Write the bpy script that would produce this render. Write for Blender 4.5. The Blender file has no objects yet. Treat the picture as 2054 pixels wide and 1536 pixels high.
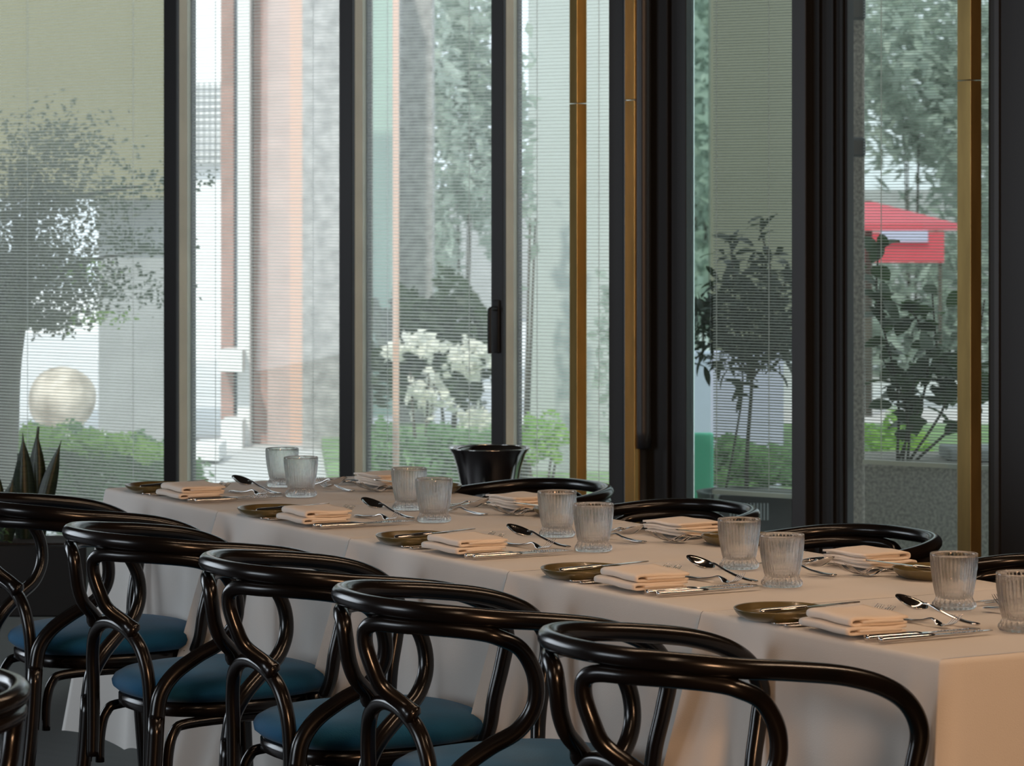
import bpy, bmesh, math, random
from mathutils import Vector, Matrix

C = bpy.context.scene.collection
R = random.Random(7)
PI = math.pi

# ------------------------------------------------------------------ plan geometry
# World: x runs along the row of tables (far end -> near end), y runs across them
# towards the windows, z up.  The camera stands behind the near-side chairs.
F_PX, CX_PX, HZ_PX, EYE = 6200.0, 1027.0, 418.0, 1.472
CA, SA = 0.49578, 0.86845
FAR = (-1.051, 7.965)            # far near-side table corner, seen from the camera's plan


def plan(X, Z):
    """metres right of / ahead of the camera -> world x, y"""
    X -= FAR[0]; Z -= FAR[1]
    return (CA * X - SA * Z, SA * X + CA * Z)


def spot(px, Z):
    """world x, y of the place that lies Z metres ahead in column px of the photograph"""
    return plan((px - CX_PX) / F_PX * Z, Z)


def hgt(py, Z):
    return EYE - (py - HZ_PX) / F_PX * Z


CAM = plan(0, 0)
VIEW = math.atan2(CA, -SA)       # heading of the optical axis in the world

# ------------------------------------------------------------------ camera, world, lights
sc = bpy.context.scene
cam = bpy.data.cameras.new('camera')
cam.sensor_width = 36
cam.lens = F_PX / 2054 * 36
cam.shift_y = (HZ_PX - 768) / 2054
cam.dof.use_dof = True
cam.dof.focus_distance = 6.3
cam.dof.aperture_fstop = (cam.lens / 1000) / 0.0085
cam.clip_end = 300
co = bpy.data.objects.new('camera', cam)
C.objects.link(co)
co.location = (CAM[0], CAM[1], EYE)
co.rotation_euler = (PI / 2, 0, VIEW - PI / 2)
sc.camera = co

sc.view_settings.view_transform = 'Standard'
sc.view_settings.look = 'None'
sc.view_settings.gamma = 1
sc.view_settings.use_curve_mapping = False
sc.view_settings.exposure = 0.0
sc.cycles.use_denoising = True
sc.cycles.max_bounces = 14
sc.cycles.transparent_max_bounces = 24
sc.cycles.transmission_bounces = 10
sc.cycles.glossy_bounces = 4
sc.cycles.diffuse_bounces = 4
sc.cycles.sample_clamp_indirect = 6
sc.cycles.blur_glossy = 0.5

world = bpy.data.worlds.new('world')
sc.world = world
world.use_nodes = True
bg = world.node_tree.nodes['Background']
bg.inputs[0].default_value = (0.80, 0.90, 1.0, 1)
bg.inputs[1].default_value = 1.85


def light(name, kind, loc, target, energy, col, sx=1, sy=1):
    l = bpy.data.lights.new(name, kind)
    l.energy = energy
    l.color = col
    if kind == 'AREA':
        l.shape = 'RECTANGLE'; l.size = sx; l.size_y = sy
    if kind == 'SUN':
        l.angle = math.radians(1.5)
    o = bpy.data.objects.new(name, l)
    C.objects.link(o)
    o.location = loc
    d = Vector(target) - Vector(loc)
    o.rotation_euler = d.to_track_quat('-Z', 'Y').to_euler()
    return o


sx_, sy_ = plan(-3.0, 10)
tx_, ty_ = plan(0, 20)
light('sun', 'SUN', (sx_, sy_, 10), (tx_, ty_, 0), 3.0, (1, .96, .88))
COOL, WARM = (.82, .91, 1.0), (1.0, .69, .46)
AMBER = (1.0, .57, .31)
# cool fill panels added on the near-left side, where no windows are built
light('cool_fill_left', 'AREA', (1.4, -7.6, 1.7), (1.7, .0, .6), 118, COOL, 3.0, 2.2)
light('cool_fill_far_left', 'AREA', (-3.6, -3.2, 1.8), (1.6, -3.2, 1.7), 100, COOL, 3.2, 2.2)  # added to brighten the left faces of the brass posts
# warm lamps over and beyond the near end of the table row
light('warm_lamp', 'AREA', (4.3, 1.25, 2.75), (3.0, .3, .7), 20, WARM, 1.6, .12)
light('warm_lamp', 'AREA', (4.6, -1.7, 2.75), (2.9, .3, .7), 10, WARM, .12, 1.8)
light('warm_lamp', 'AREA', (2.2, .35, 2.8), (2.0, .3, .7), 16, WARM, 2.6, .10)
light('warm_lamp', 'AREA', (9.4, -1.9, 2.1), (2.2, -.1, .45), 160, AMBER, 1.0, 1.0)


# ------------------------------------------------------------------ materials
def mat(name, col, rough=.5, metal=0., noise=0., nscale=20., coat=0., bump=0., bscale=200.,
        col2=None, spec=.5, stretch=None, sheen=0., emis=None):
    m = bpy.data.materials.new(name)
    m.use_nodes = True
    nt = m.node_tree
    b = nt.nodes['Principled BSDF']
    b.inputs['Base Color'].default_value = (*col, 1)
    b.inputs['Roughness'].default_value = rough
    b.inputs['Metallic'].default_value = metal
    b.inputs['Coat Weight'].default_value = coat
    b.inputs['Specular IOR Level'].default_value = spec
    b.inputs['Sheen Weight'].default_value = sheen
    if emis:
        b.inputs['Emission Color'].default_value = (*emis[0], 1)
        b.inputs['Emission Strength'].default_value = emis[1]
    tc = nt.nodes.new('ShaderNodeTexCoord')
    vec = tc.outputs['Object']
    if stretch:
        mp = nt.nodes.new('ShaderNodeMapping')
        mp.inputs['Scale'].default_value = stretch
        nt.links.new(vec, mp.inputs['Vector']); vec = mp.outputs[0]
    if noise or col2:
        n = nt.nodes.new('ShaderNodeTexNoise')
        n.inputs['Scale'].default_value = nscale
        n.inputs['Detail'].default_value = 5
        nt.links.new(vec, n.inputs['Vector'])
        r = nt.nodes.new('ShaderNodeValToRGB')
        c2 = col2 or tuple(c * (1 - noise) for c in col)
        r.color_ramp.elements[0].position = .35
        r.color_ramp.elements[1].position = .65
        r.color_ramp.elements[0].color = (*c2, 1)
        r.color_ramp.elements[1].color = (*col, 1)
        nt.links.new(n.outputs[0], r.inputs[0])
        nt.links.new(r.outputs[0], b.inputs['Base Color'])
    if bump:
        n = nt.nodes.new('ShaderNodeTexNoise')
        n.inputs['Scale'].default_value = bscale
        n.inputs['Detail'].default_value = 3
        nt.links.new(vec, n.inputs['Vector'])
        bp = nt.nodes.new('ShaderNodeBump')
        bp.inputs['Strength'].default_value = bump
        bp.inputs['Distance'].default_value = .005
        nt.links.new(n.outputs[0], bp.inputs['Height'])
        nt.links.new(bp.outputs[0], b.inputs['Normal'])
    return m


def leaf_mat(name, col, col2):
    m = mat(name, col, .5, col2=col2, nscale=3)
    nt = m.node_tree
    b = nt.nodes['Principled BSDF']
    out = nt.nodes['Material Output']
    t = nt.nodes.new('ShaderNodeBsdfTranslucent')
    t.inputs[0].default_value = (*[min(1, c * 1.6) for c in col], 1)
    mx = nt.nodes.new('ShaderNodeMixShader')
    mx.inputs[0].default_value = .35
    nt.links.new(b.outputs[0], mx.inputs[1]); nt.links.new(t.outputs[0], mx.inputs[2])
    nt.links.new(mx.outputs[0], out.inputs[0])
    return m


def pane_mat(name, tint, refl=1.45, haze=0.0, hazecol=(.6, .6, .5)):
    m = bpy.data.materials.new(name)
    m.use_nodes = True
    nt = m.node_tree
    nt.nodes.clear()
    out = nt.nodes.new('ShaderNodeOutputMaterial')
    t = nt.nodes.new('ShaderNodeBsdfTransparent'); t.inputs[0].default_value = (*tint, 1)
    g = nt.nodes.new('ShaderNodeBsdfGlossy'); g.inputs['Roughness'].default_value = .02
    fr = nt.nodes.new('ShaderNodeFresnel'); fr.inputs[0].default_value = refl
    mx = nt.nodes.new('ShaderNodeMixShader')
    nt.links.new(fr.outputs[0], mx.inputs[0])
    nt.links.new(t.outputs[0], mx.inputs[1]); nt.links.new(g.outputs[0], mx.inputs[2])
    last = mx.outputs[0]
    if haze:
        d = nt.nodes.new('ShaderNodeBsdfTranslucent'); d.inputs[0].default_value = (*hazecol, 1)
        m2 = nt.nodes.new('ShaderNodeMixShader'); m2.inputs[0].default_value = haze
        nt.links.new(last, m2.inputs[1]); nt.links.new(d.outputs[0], m2.inputs[2])
        last = m2.outputs[0]
    nt.links.new(last, out.inputs[0])
    return m


def tumbler_mat():
    m = bpy.data.materials.new('ribbed_glass')
    m.use_nodes = True
    nt = m.node_tree
    nt.nodes.clear()
    out = nt.nodes.new('ShaderNodeOutputMaterial')
    g = nt.nodes.new('ShaderNodeBsdfGlass')
    g.inputs['IOR'].default_value = 1.45
    g.inputs['Roughness'].default_value = .0
    g.inputs[0].default_value = (1, 1, 1, 1)
    t = nt.nodes.new('ShaderNodeBsdfTransparent'); t.inputs[0].default_value = (.95, .95, .95, 1)
    mx = nt.nodes.new('ShaderNodeMixShader'); mx.inputs[0].default_value = .36
    nt.links.new(g.outputs[0], mx.inputs[1]); nt.links.new(t.outputs[0], mx.inputs[2])
    nt.links.new(mx.outputs[0], out.inputs[0])
    return m


M = dict(
    wood=mat('black_lacquered_wood', (.004, .0036, .0034), .21, coat=.0, col2=(.009, .006, .0045), nscale=9),
    velvet=mat('blue_velvet', (.012, .115, .235), .9, noise=.3, nscale=7, sheen=.12, bump=.15, bscale=300, spec=.2),
    cloth=mat('cream_linen', (.72, .69, .65), .9, noise=.04, nscale=4, bump=.12, bscale=500, spec=.15),
    napkin=mat('napkin_linen', (.80, .71, .62), .9, bump=.15, bscale=500, spec=.15),
    steel=mat('polished_steel', (.62, .60, .58), .10, metal=1),
    bucket=mat('polished_bucket_steel', (.55, .53, .52), .12, metal=1),
    plate=mat('olive_stoneware', (.15, .115, .045), .28, noise=.35, nscale=18, coat=.3),
    frame=mat('charcoal_aluminium', (.014, .0135, .014), .45, spec=.4),
    frame2=mat('slate_aluminium', (.030, .031, .034), .4),
    jamb=mat('beige_aluminium', (.58, .54, .42), .45, noise=.15, nscale=5),
    brass=mat('brushed_brass', (.62, .43, .16), .36, metal=.82, noise=.25, nscale=14, stretch=(1, 1, .25)),
    slat=mat('pale_blind_slat', (.62, .62, .54), .45),
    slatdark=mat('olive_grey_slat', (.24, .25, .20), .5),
    cord=mat('blind_cord', (.72, .72, .68), .8),
    floor=mat('dark_plank_floor', (.017, .013, .017), .6, noise=.4, nscale=3, stretch=(1, 9, 1)),
    wall=mat('dark_plaster', (.05, .042, .036), .9, noise=.15, nscale=2),
    ceil=mat('brown_ceiling', (.05, .035, .025), .9),
    black=mat('matt_black', (.01, .01, .01), .6),
    snake=mat('snake_leaf', (.028, .045, .018), .4, col2=(.012, .022, .010), nscale=30, stretch=(1, 1, 6)),
    soil=mat('soil', (.03, .02, .014), .95, noise=.5, nscale=60),
    tumbler=tumbler_mat(),
    pane=pane_mat('window_glass', (.92, .95, .93), haze=.17, hazecol=(.80, .84, .80)),
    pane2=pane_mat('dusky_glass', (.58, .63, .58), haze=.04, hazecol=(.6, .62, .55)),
    edge=pane_mat('green_glass_edge', (.93, .99, .97)),
    lampglow=mat('lamp_tube', (1, .6, .3), .5, emis=((1.0, .50, .20), 6)),
    # outdoors
    grass=mat('lawn', (.20, .33, .13), .95, noise=.5, nscale=6),
    paving=mat('pale_paving', (.62, .62, .62), .9, noise=.12, nscale=3),
    render_w=mat('white_render', (.86, .86, .86), .9, noise=.05, nscale=.8),
    olive=mat('olive_render', (.22, .205, .12), .9, noise=.12, nscale=.7),
    concrete=mat('grey_concrete', (.36, .37, .37), .9, noise=.18, nscale=3),
    granite=mat('speckled_granite', (.34, .30, .26), .8, noise=.55, nscale=90),
    granite_l=mat('grey_stone_cladding', (.46, .44, .43), .85, noise=.45, nscale=14),
    rust=mat('rust_brick', (.50, .31, .27), .85, noise=.25, nscale=6),
    pink=mat('rose_stone', (.62, .47, .43), .85, noise=.2, nscale=5),
    peach=mat('peach_paint', (.74, .47, .36), .6),
    boulder=mat('sand_boulder', (.74, .66, .56), .9, col2=(.30, .25, .20), nscale=6, bump=.5, bscale=12),
    bark=mat('grey_bark', (.10, .085, .065), .95, noise=.4, nscale=12, stretch=(1, 1, .3), bump=.5, bscale=30),
    leafdark=leaf_mat('dark_leaf', (.035, .065, .022), (.02, .035, .015)),
    leafblack=leaf_mat('deep_leaf', (.018, .028, .012), (.010, .016, .008)),
    leafolive=leaf_mat('olive_leaf', (.15, .16, .10), (.08, .09, .055)),
    leafmid=leaf_mat('mid_leaf', (.17, .30, .12), (.08, .17, .07)),
    leafbright=leaf_mat('bright_leaf', (.30, .46, .10), (.14, .30, .07)),
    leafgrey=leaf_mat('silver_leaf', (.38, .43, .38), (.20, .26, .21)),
    sunlit_cream=leaf_mat('cream_sunlit_leaf', (.85, .82, .72), (.62, .62, .52)),  # sunlight on foliage painted into a cream leaf colour
    parasol=leaf_mat('red_canvas', (.78, .13, .17), (.70, .10, .14)),
    stall=mat('lilac_panel', (.50, .50, .68), .7),
    turq=mat('mint_hoarding', (.34, .48, .40), .8, noise=.2, nscale=2),
    mint=mat('mint_paint', (.14, .50, .36), .7),
    sage=mat('sage_render', (.20, .20, .155), .9, noise=.1, nscale=1),
    palegrey=mat('pale_grey_render', (.46, .50, .48), .9, noise=.12, nscale=1),
    bluegrey=mat('blue_grey_panel', (.33, .40, .50), .8, noise=.3, nscale=4),
)


# ------------------------------------------------------------------ mesh helpers
def link(name, bm, m, parent=None, smooth=True, loc=None, rot=None):
    me = bpy.data.meshes.new(name)
    bmesh.ops.recalc_face_normals(bm, faces=bm.faces)
    bm.to_mesh(me)
    bm.free()
    ms = m if isinstance(m, (list, tuple)) else [m]
    for k in ms:
        me.materials.append(k)
    if smooth:
        for p in me.polygons:
            p.use_smooth = True
    o = bpy.data.objects.new(name, me)
    C.objects.link(o)
    if parent:
        o.parent = parent
    if loc is not None:
        o.location = loc
    if rot is not None:
        o.rotation_euler = (0, 0, rot)
    return o


def tag(o, label, cat, group=None, kind=None):
    o['label'] = label
    o['category'] = cat
    if group:
        o['group'] = group
    if kind:
        o['kind'] = kind
    return o


def struct(o):
    o['kind'] = 'structure'
    return o


def thing(name, label, cat, loc=(0, 0, 0), rot=0, group=None):
    o = bpy.data.objects.new(name, None)
    o.empty_display_size = .1
    C.objects.link(o)
    o.location = loc
    o.rotation_euler = (0, 0, rot)
    return tag(o, label, cat, group)


def dup(root, loc, rot, label, group=None, zs=None):
    r = root.copy()
    C.objects.link(r)
    r.location = loc
    r.rotation_euler = (0, 0, rot)
    r['label'] = label
    if group:
        r['group'] = group
    if zs:
        r.scale = (1, 1, zs)
    for ch in list(root.children):
        c = ch.copy(); C.objects.link(c); c.parent = r
        for g in ch.children:
            d = g.copy(); C.objects.link(d); d.parent = c
    return r


def box(bm, x0, x1, y0, y1, z0, z1, mi=0, bevel=0.):
    vs = [bm.verts.new(p) for p in ((x0, y0, z0), (x1, y0, z0), (x1, y1, z0), (x0, y1, z0),
                                    (x0, y0, z1), (x1, y0, z1), (x1, y1, z1), (x0, y1, z1))]
    fs = []
    for q in ((0, 3, 2, 1), (4, 5, 6, 7), (0, 1, 5, 4), (1, 2, 6, 5), (2, 3, 7, 6), (3, 0, 4, 7)):
        f = bm.faces.new([vs[i] for i in q]); f.material_index = mi; fs.append(f)
    if bevel:
        es = list({e for f in fs for e in f.edges})
        bmesh.ops.bevel(bm, geom=es, offset=bevel, segments=2, affect='EDGES', profile=.5)
    return fs


def spline(pts, n=8, closed=False):
    """Catmull-Rom through pts (tuples of any length)"""
    P = [tuple(p) for p in pts]
    m = len(P)
    out = []
    segs = m if closed else m - 1
    for i in range(segs):
        if closed:
            a, b, c, d = P[(i - 1) % m], P[i], P[(i + 1) % m], P[(i + 2) % m]
        else:
            b, c = P[i], P[i + 1]
            a = P[i - 1] if i else tuple(2 * x - y for x, y in zip(b, c))
            d = P[i + 2] if i + 2 < m else tuple(2 * y - x for x, y in zip(b, c))
        for k in range(n):
            t = k / n
            out.append(tuple(.5 * (2 * q + (r - p) * t + (2 * p - 5 * q + 4 * r - s) * t * t +
                                   (3 * q - p - 3 * r + s) * t ** 3) for p, q, r, s in zip(a, b, c, d)))
    if not closed:
        out.append(P[-1])
    return out


def tube(bm, path, seg=10, rad=.015, flat=1.0, up=None, cap=True, mi=0):
    """path: list of (x,y,z[,r]); flat squashes the section along `up`"""
    P = [Vector(p[:3]) for p in path]
    rr = [p[3] if len(p) > 3 else rad for p in path]
    n = len(P)
    T = []
    for i in range(n):
        t = P[min(i + 1, n - 1)] - P[max(i - 1, 0)]
        T.append(t.normalized() if t.length > 1e-9 else Vector((0, 0, 1)))
    if up is not None:
        N = None
        nrm = []
        for t in T:
            u = Vector(up)
            s = t.cross(u)
            if s.length < 1e-4:
                s = t.cross(Vector((1, 0, .01)))
            s.normalize()
            nrm.append(s)
    else:
        a = Vector((0, 0, 1)) if abs(T[0].z) < .9 else Vector((1, 0, 0))
        s = T[0].cross(a).normalized()
        nrm = [s]
        for i in range(1, n):
            q = T[i - 1].rotation_difference(T[i])
            s = q @ nrm[-1]
            s = (s - T[i] * s.dot(T[i])).normalized()
            nrm.append(s)
    rings = []
    for i in range(n):
        b = T[i].cross(nrm[i])
        ring = []
        for k in range(seg):
            a = 2 * PI * k / seg
            ring.append(bm.verts.new(P[i] + (nrm[i] * math.cos(a) + b * (math.sin(a) * flat)) * rr[i]))
        rings.append(ring)
    for i in range(n - 1):
        for k in range(seg):
            k2 = (k + 1) % seg
            f = bm.faces.new((rings[i][k], rings[i][k2], rings[i + 1][k2], rings[i + 1][k]))
            f.material_index = mi
    if cap:
        bm.faces.new(rings[0][::-1]).material_index = mi
        bm.faces.new(rings[-1]).material_index = mi


def lathe(bm, prof, seg=32, cx=0, cy=0, ridge=None, mi=0):
    """prof: list of (r,z); ridge(i, ang) -> radial addition"""
    rings = []
    for i, (r, z) in enumerate(prof):
        if r < 1e-6:
            rings.append([bm.verts.new((cx, cy, z))])
            continue
        ring = []
        for k in range(seg):
            a = 2 * PI * k / seg
            q = r + (ridge(i, a) if ridge else 0)
            ring.append(bm.verts.new((cx + q * math.cos(a), cy + q * math.sin(a), z)))
        rings.append(ring)
    for i in range(len(rings) - 1):
        A, B = rings[i], rings[i + 1]
        if len(A) == 1 and len(B) == 1:
            continue
        for k in range(seg):
            k2 = (k + 1) % seg
            if len(A) == 1:
                f = bm.faces.new((A[0], B[k], B[k2]))
            elif len(B) == 1:
                f = bm.faces.new((A[k], B[0], A[k2]))
            else:
                f = bm.faces.new((A[k], A[k2], B[k2], B[k]))
            f.material_index = mi


def tubeobj(name, pts, m, parent, rad=.015, n=7, seg=12, **kw):
    bm = bmesh.new()
    tube(bm, spline(pts, n), seg, rad, **kw)
    return link(name, bm, m, parent)


# ------------------------------------------------------------------ the window wall
# local x runs along the wall, local y outwards, origin on the sight line of column 1027
WD, WN = (.819, -.574), (.574, .819)
W0 = plan(0, 10.5)
WROT = math.atan2(SA * WD[0] + CA * WD[1], CA * WD[0] - SA * WD[1])


def s_at(px, n=0.):
    """position along the wall seen in column px, n metres behind the face"""
    k = (px - CX_PX) / F_PX
    # X = s*.819+n*.574 ; Z = 10.5 - s*.574 + n*.819 ; X = kZ
    return (k * (10.5 + n * WN[1]) - n * WN[0]) / (WD[0] - k * WD[1])


def wobj(name, bm, m, parent=None, smooth=False):
    if parent:
        return link(name, bm, m, parent, smooth)
    return link(name, bm, m, None, smooth, (W0[0], W0[1], 0), WROT)


CEIL = 3.0
SL, SR = -7.5, 8.6                     # ends of the window wall
# floor and ceiling: one big room polygon in wall coordinates
bm = bmesh.new(); box(bm, SL, SR, -16, .12, -.12, 0); struct(wobj('floor', bm, M['floor']))
bm = bmesh.new(); box(bm, SL, SR, -16, .12, CEIL, CEIL + .12); struct(wobj('ceiling', bm, M['ceil']))
bm = bmesh.new(); box(bm, SL - .12, SL, -16, .12, 0, CEIL); struct(wobj('wall_left', bm, M['wall']))
bm = bmesh.new(); box(bm, SR, SR + .12, -16, .12, 0, CEIL); struct(wobj('wall_right', bm, M['wall']))
bm = bmesh.new(); box(bm, SL, SR, -16.12, -16, 0, CEIL); struct(wobj('wall_front', bm, M['wall']))
# header and the blank ends of the glazed wall
bm = bmesh.new()
box(bm, SL, SR, 0, .12, 2.72, CEIL)
box(bm, 1.86, SR, 0, .12, 0, 2.72)
box(bm, SL, -3.3, 0, .12, 0, 2.72)
struct(wobj('wall_back', bm, M['frame']))

HB, HT = .10, 2.72       # glazed height


def mullion(name, x0, x1, handle=False, jamb=True):
    bm = bmesh.new()
    box(bm, x0, x1, -.006, .012, 0, HT, bevel=.002)
    fr = wobj(name, bm, M['frame'])
    struct(fr)
    if jamb:
        bm = bmesh.new()
        box(bm, x0 + .004, x1 - .0005, .012, .10, 0, HT)
        jb = wobj('jamb', bm, M['jamb'], fr)
        bm = bmesh.new()
        box(bm, x1 - .0008, x1 + .004, .076, .10, 0, HT)
        wobj('glazing_bead', bm, M['frame2'], jb)
    return fr


# edges of the bays, read along the wall
m1 = mullion('trim_1', s_at(330), s_at(355.5))
m2 = mullion('trim_2', s_at(682), s_at(708))
m3 = mullion('trim_3', s_at(987), s_at(1011.5))
m4 = mullion('trim_4', s_at(1223), s_at(1253), jamb=False)
m0 = mullion('trim_5', -3.3, -3.24)

# lever of the casement, on the third mullion
bm = bmesh.new()
zc = hgt(655, 10.5)
xh = (s_at(987) + s_at(1011.5)) / 2
box(bm, xh - .012, xh + .012, -.014, -.006, zc - .09, zc + .09, bevel=.003)
tube(bm, spline([(xh + .002, -.012, zc + .06), (xh + .002, -.045, zc + .06), (xh + .002, -.052, zc + .04),
                 (xh + .002, -.052, zc - .07), (xh + .002, -.05, zc - .09)], 5), 8, .008)
wobj('casement_handle', bm, M['black'], m3, True)


def window(name, x0, x1, pane=M['pane'], y=.055, hb=HB):
    bm = bmesh.new()
    box(bm, x0, x1, y - .02, .10, 0, hb)
    box(bm, x0, x1, y - .02, .10, HT - .06, HT)
    w = struct(wobj(name, bm, M['frame']))
    bm = bmesh.new()
    vs = [bm.verts.new(p) for p in ((x0, y, hb), (x1, y, hb), (x1, y, HT - .06), (x0, y, HT - .06))]
    bm.faces.new(vs)
    wobj('pane', bm, pane, w)
    return w


B4L = s_at(1028, .085)
window('window_1', -3.24, s_at(330))
window('window_2', s_at(355.5), s_at(682))
window('window_3', s_at(708), s_at(987))
window('window_4', s_at(1011.5), s_at(1223))


def blind(x0, x1, y, label, cords, pitch=.0118, tilt=.22, wdt=.0122, zt=HT - .08, zb=HB + .03, sm=None):
    """horizontal slats, 12 mm wide, with ladder cords"""
    w = thing('venetian_blind', label, 'blind', (W0[0], W0[1], 0), WROT)
    bm = bmesh.new()
    box(bm, x0, x1, y - .012, y + .012, zt, zt + .025, bevel=.002)
    wobj('head_rail', bm, M['slat'], w)
    bm = bmesh.new()
    n = int((zt - zb) / pitch)
    ct, st = math.cos(tilt), math.sin(tilt)
    for i in range(n):
        z = zb + i * pitch + R.uniform(-.0003, .0003)
        t2 = R.uniform(-.02, .02)
        a = []
        for j, q in enumerate((-.5, 0, .5)):
            yy = y + q * wdt * ct
            zz = z + q * wdt * (st + t2) + (.0009 if j == 1 else 0)
            a.append((bm.verts.new((x0, yy, zz)), bm.verts.new((x1, yy, zz))))
        bm.faces.new((a[0][0], a[0][1], a[1][1], a[1][0]))
        bm.faces.new((a[1][0], a[1][1], a[2][1], a[2][0]))
    s = wobj('slats', bm, sm or M['slat'], w)
    s['kind'] = 'stuff'
    for c in cords:
        bm = bmesh.new()
        for yy in (y - .008,):
            tube(bm, [(c, yy, zb), (c, yy, zt)], 4, .0016)
        wobj('ladder_cord', bm, M['cord'], w)
    bm = bmesh.new()
    box(bm, x0, x1, y - .007, y + .007, zb - .02, zb - .006)
    wobj('bottom_rail', bm, M['slat'], w)
    return w


YB = .085
blind(-3.23, s_at(333, 0), YB, 'pale slatted blind in the leftmost window, tree and boulder behind it',
      [s_at(58, YB), s_at(270, YB)])
blind(s_at(355.5) + .004, s_at(684, 0), YB, 'pale slatted blind in front of the bright white and rose facade',
      [s_at(435, YB), s_at(631, YB)])
blind(s_at(708) + .004, s_at(989, 0), YB, 'pale slatted blind in the window with the thin peach post behind',
      [s_at(780, YB), s_at(944, YB)])
blind(s_at(1011.5) + .004, s_at(1225, 0), YB, 'pale slatted blind crossed by the leftmost brass post',
      [s_at(1080, YB), s_at(1204, YB)])


def brass_post(px, wu, wv, label, joint_px):
    """rectangular brass post square to the tables, nearest corner line seen wu to the right of its left edge"""
    sx = s_at(px, 0)
    Z = 10.5 - sx * .574 - .07
    x, y = spot(px, Z)
    t = thing('brass_post', label, 'post', (x, y, 0), 0, None)
    zj = hgt(joint_px, Z)
    for za, zb in ((0, zj - .001), (zj + .001, CEIL)):
        bm = bmesh.new()
        box(bm, 0, wu, 0, wv, za, zb, bevel=.0015)
        link('post_section', bm, M['brass'], t, False)
    return t


brass_post(1142, .050, .038, 'leftmost brass post, standing in front of the fourth blind', 208)
brass_post(1253, .060, .032, 'middle brass post beside the black door frame', 201)
brass_post(1920, .066, .042, 'rightmost brass post, in front of the granite pillar window', 162)

# glazed door
d1 = struct(wobj('door_1', (lambda b: (box(b, s_at(1289), s_at(1345), -.02, .05, 0, HT, bevel=.003),
                                       box(b, s_at(1345), s_at(1376), .0, .05, 0, HT, bevel=.003),
                                       box(b, s_at(1376), s_at(1598), .0, .05, 0, .10),
                                       box(b, s_at(1376), s_at(1598), .0, .05, HT - .1, HT), b)[-1])(bmesh.new()), M['frame']))
bm = bmesh.new()
box(bm, s_at(1597), s_at(1626), -.03, .05, 0, HT, bevel=.003)
wobj('door_stile', bm, M['frame2'], d1)
bm = bmesh.new()
box(bm, s_at(1626), s_at(1697), .01, .05, 0, HT)
for px in (1640, 1668, 1686):
    box(bm, s_at(px), s_at(px) + .008, -.004, .012, 0, HT)
wobj('door_recess', bm, M['black'], d1)
bm = bmesh.new()
vs = [bm.verts.new(p) for p in ((s_at(1376), .03, .1), (s_at(1598), .03, .1), (s_at(1598), .03, HT - .1), (s_at(1376), .03, HT - .1))]
bm.faces.new(vs)
wobj('pane', bm, M['pane2'], d1)
bm = bmesh.new()   # vertical pull, a round tube ending above a bracket
xc = s_at(1308)
tube(bm, spline([(xc, -.055, HT), (xc, -.055, 1.6), (xc, -.055, hgt(862, 10.2)), (xc, -.055, hgt(864, 10.2))], 2), 16, .026)
wobj('door_pull', bm, M['frame2'], d1, True)
bm = bmesh.new()
zz = hgt(868, 10.2)
box(bm, xc - .012, xc + .012, -.07, -.02, zz - .03, zz, bevel=.004)
tube(bm, [(xc, -.055, zz - .03, .013), (xc, -.055, .0, .013)], 10)
wobj('lower_pull', bm, M['black'], d1, True)
bm = bmesh.new()
xe = s_at(1391, .06)
box(bm, xe, s_at(1424, .06), .06, .066, .1, HT - .1)
wobj('glass_strip', bm, M['edge'], d1)
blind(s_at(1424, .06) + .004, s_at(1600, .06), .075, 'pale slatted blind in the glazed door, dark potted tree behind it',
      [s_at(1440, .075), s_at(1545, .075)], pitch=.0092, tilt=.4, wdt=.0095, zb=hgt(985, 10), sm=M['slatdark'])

struct(wobj('trim_6', (lambda b: (box(b, s_at(1988), 1.95, -.02, .05, 0, HT, bevel=.003), b)[-1])(bmesh.new()), M['frame']))
bm = bmesh.new()
box(bm, s_at(2003), s_at(2012), -.03, -.02, 0, HT)
struct(wobj('trim_7', bm, M['frame2']))
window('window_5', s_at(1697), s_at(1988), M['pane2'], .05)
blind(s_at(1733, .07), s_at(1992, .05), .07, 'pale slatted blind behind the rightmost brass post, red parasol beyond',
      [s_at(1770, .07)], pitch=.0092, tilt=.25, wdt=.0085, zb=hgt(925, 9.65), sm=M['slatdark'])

# linear lamps on the ceiling (what the panes and the cutlery mirror)
for i, (lx, ly, rz, ln) in enumerate(((4.3, 1.25, 0, 1.6), (4.6, -1.7, PI / 2, 1.8), (2.2, .35, 0, 2.6))):
    bm = bmesh.new()
    box(bm, -ln / 2, ln / 2, -.03, .03, .0, .05, bevel=.004)
    o = link('linear_lamp', bm, M['black'], None, False, (lx, ly, 2.84), rz)
    tag(o, ['slim black ceiling lamp beyond the near table end', 'slim black ceiling lamp over the near aisle',
            'slim black ceiling lamp above the middle of the row'][i], 'lamp')


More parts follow.
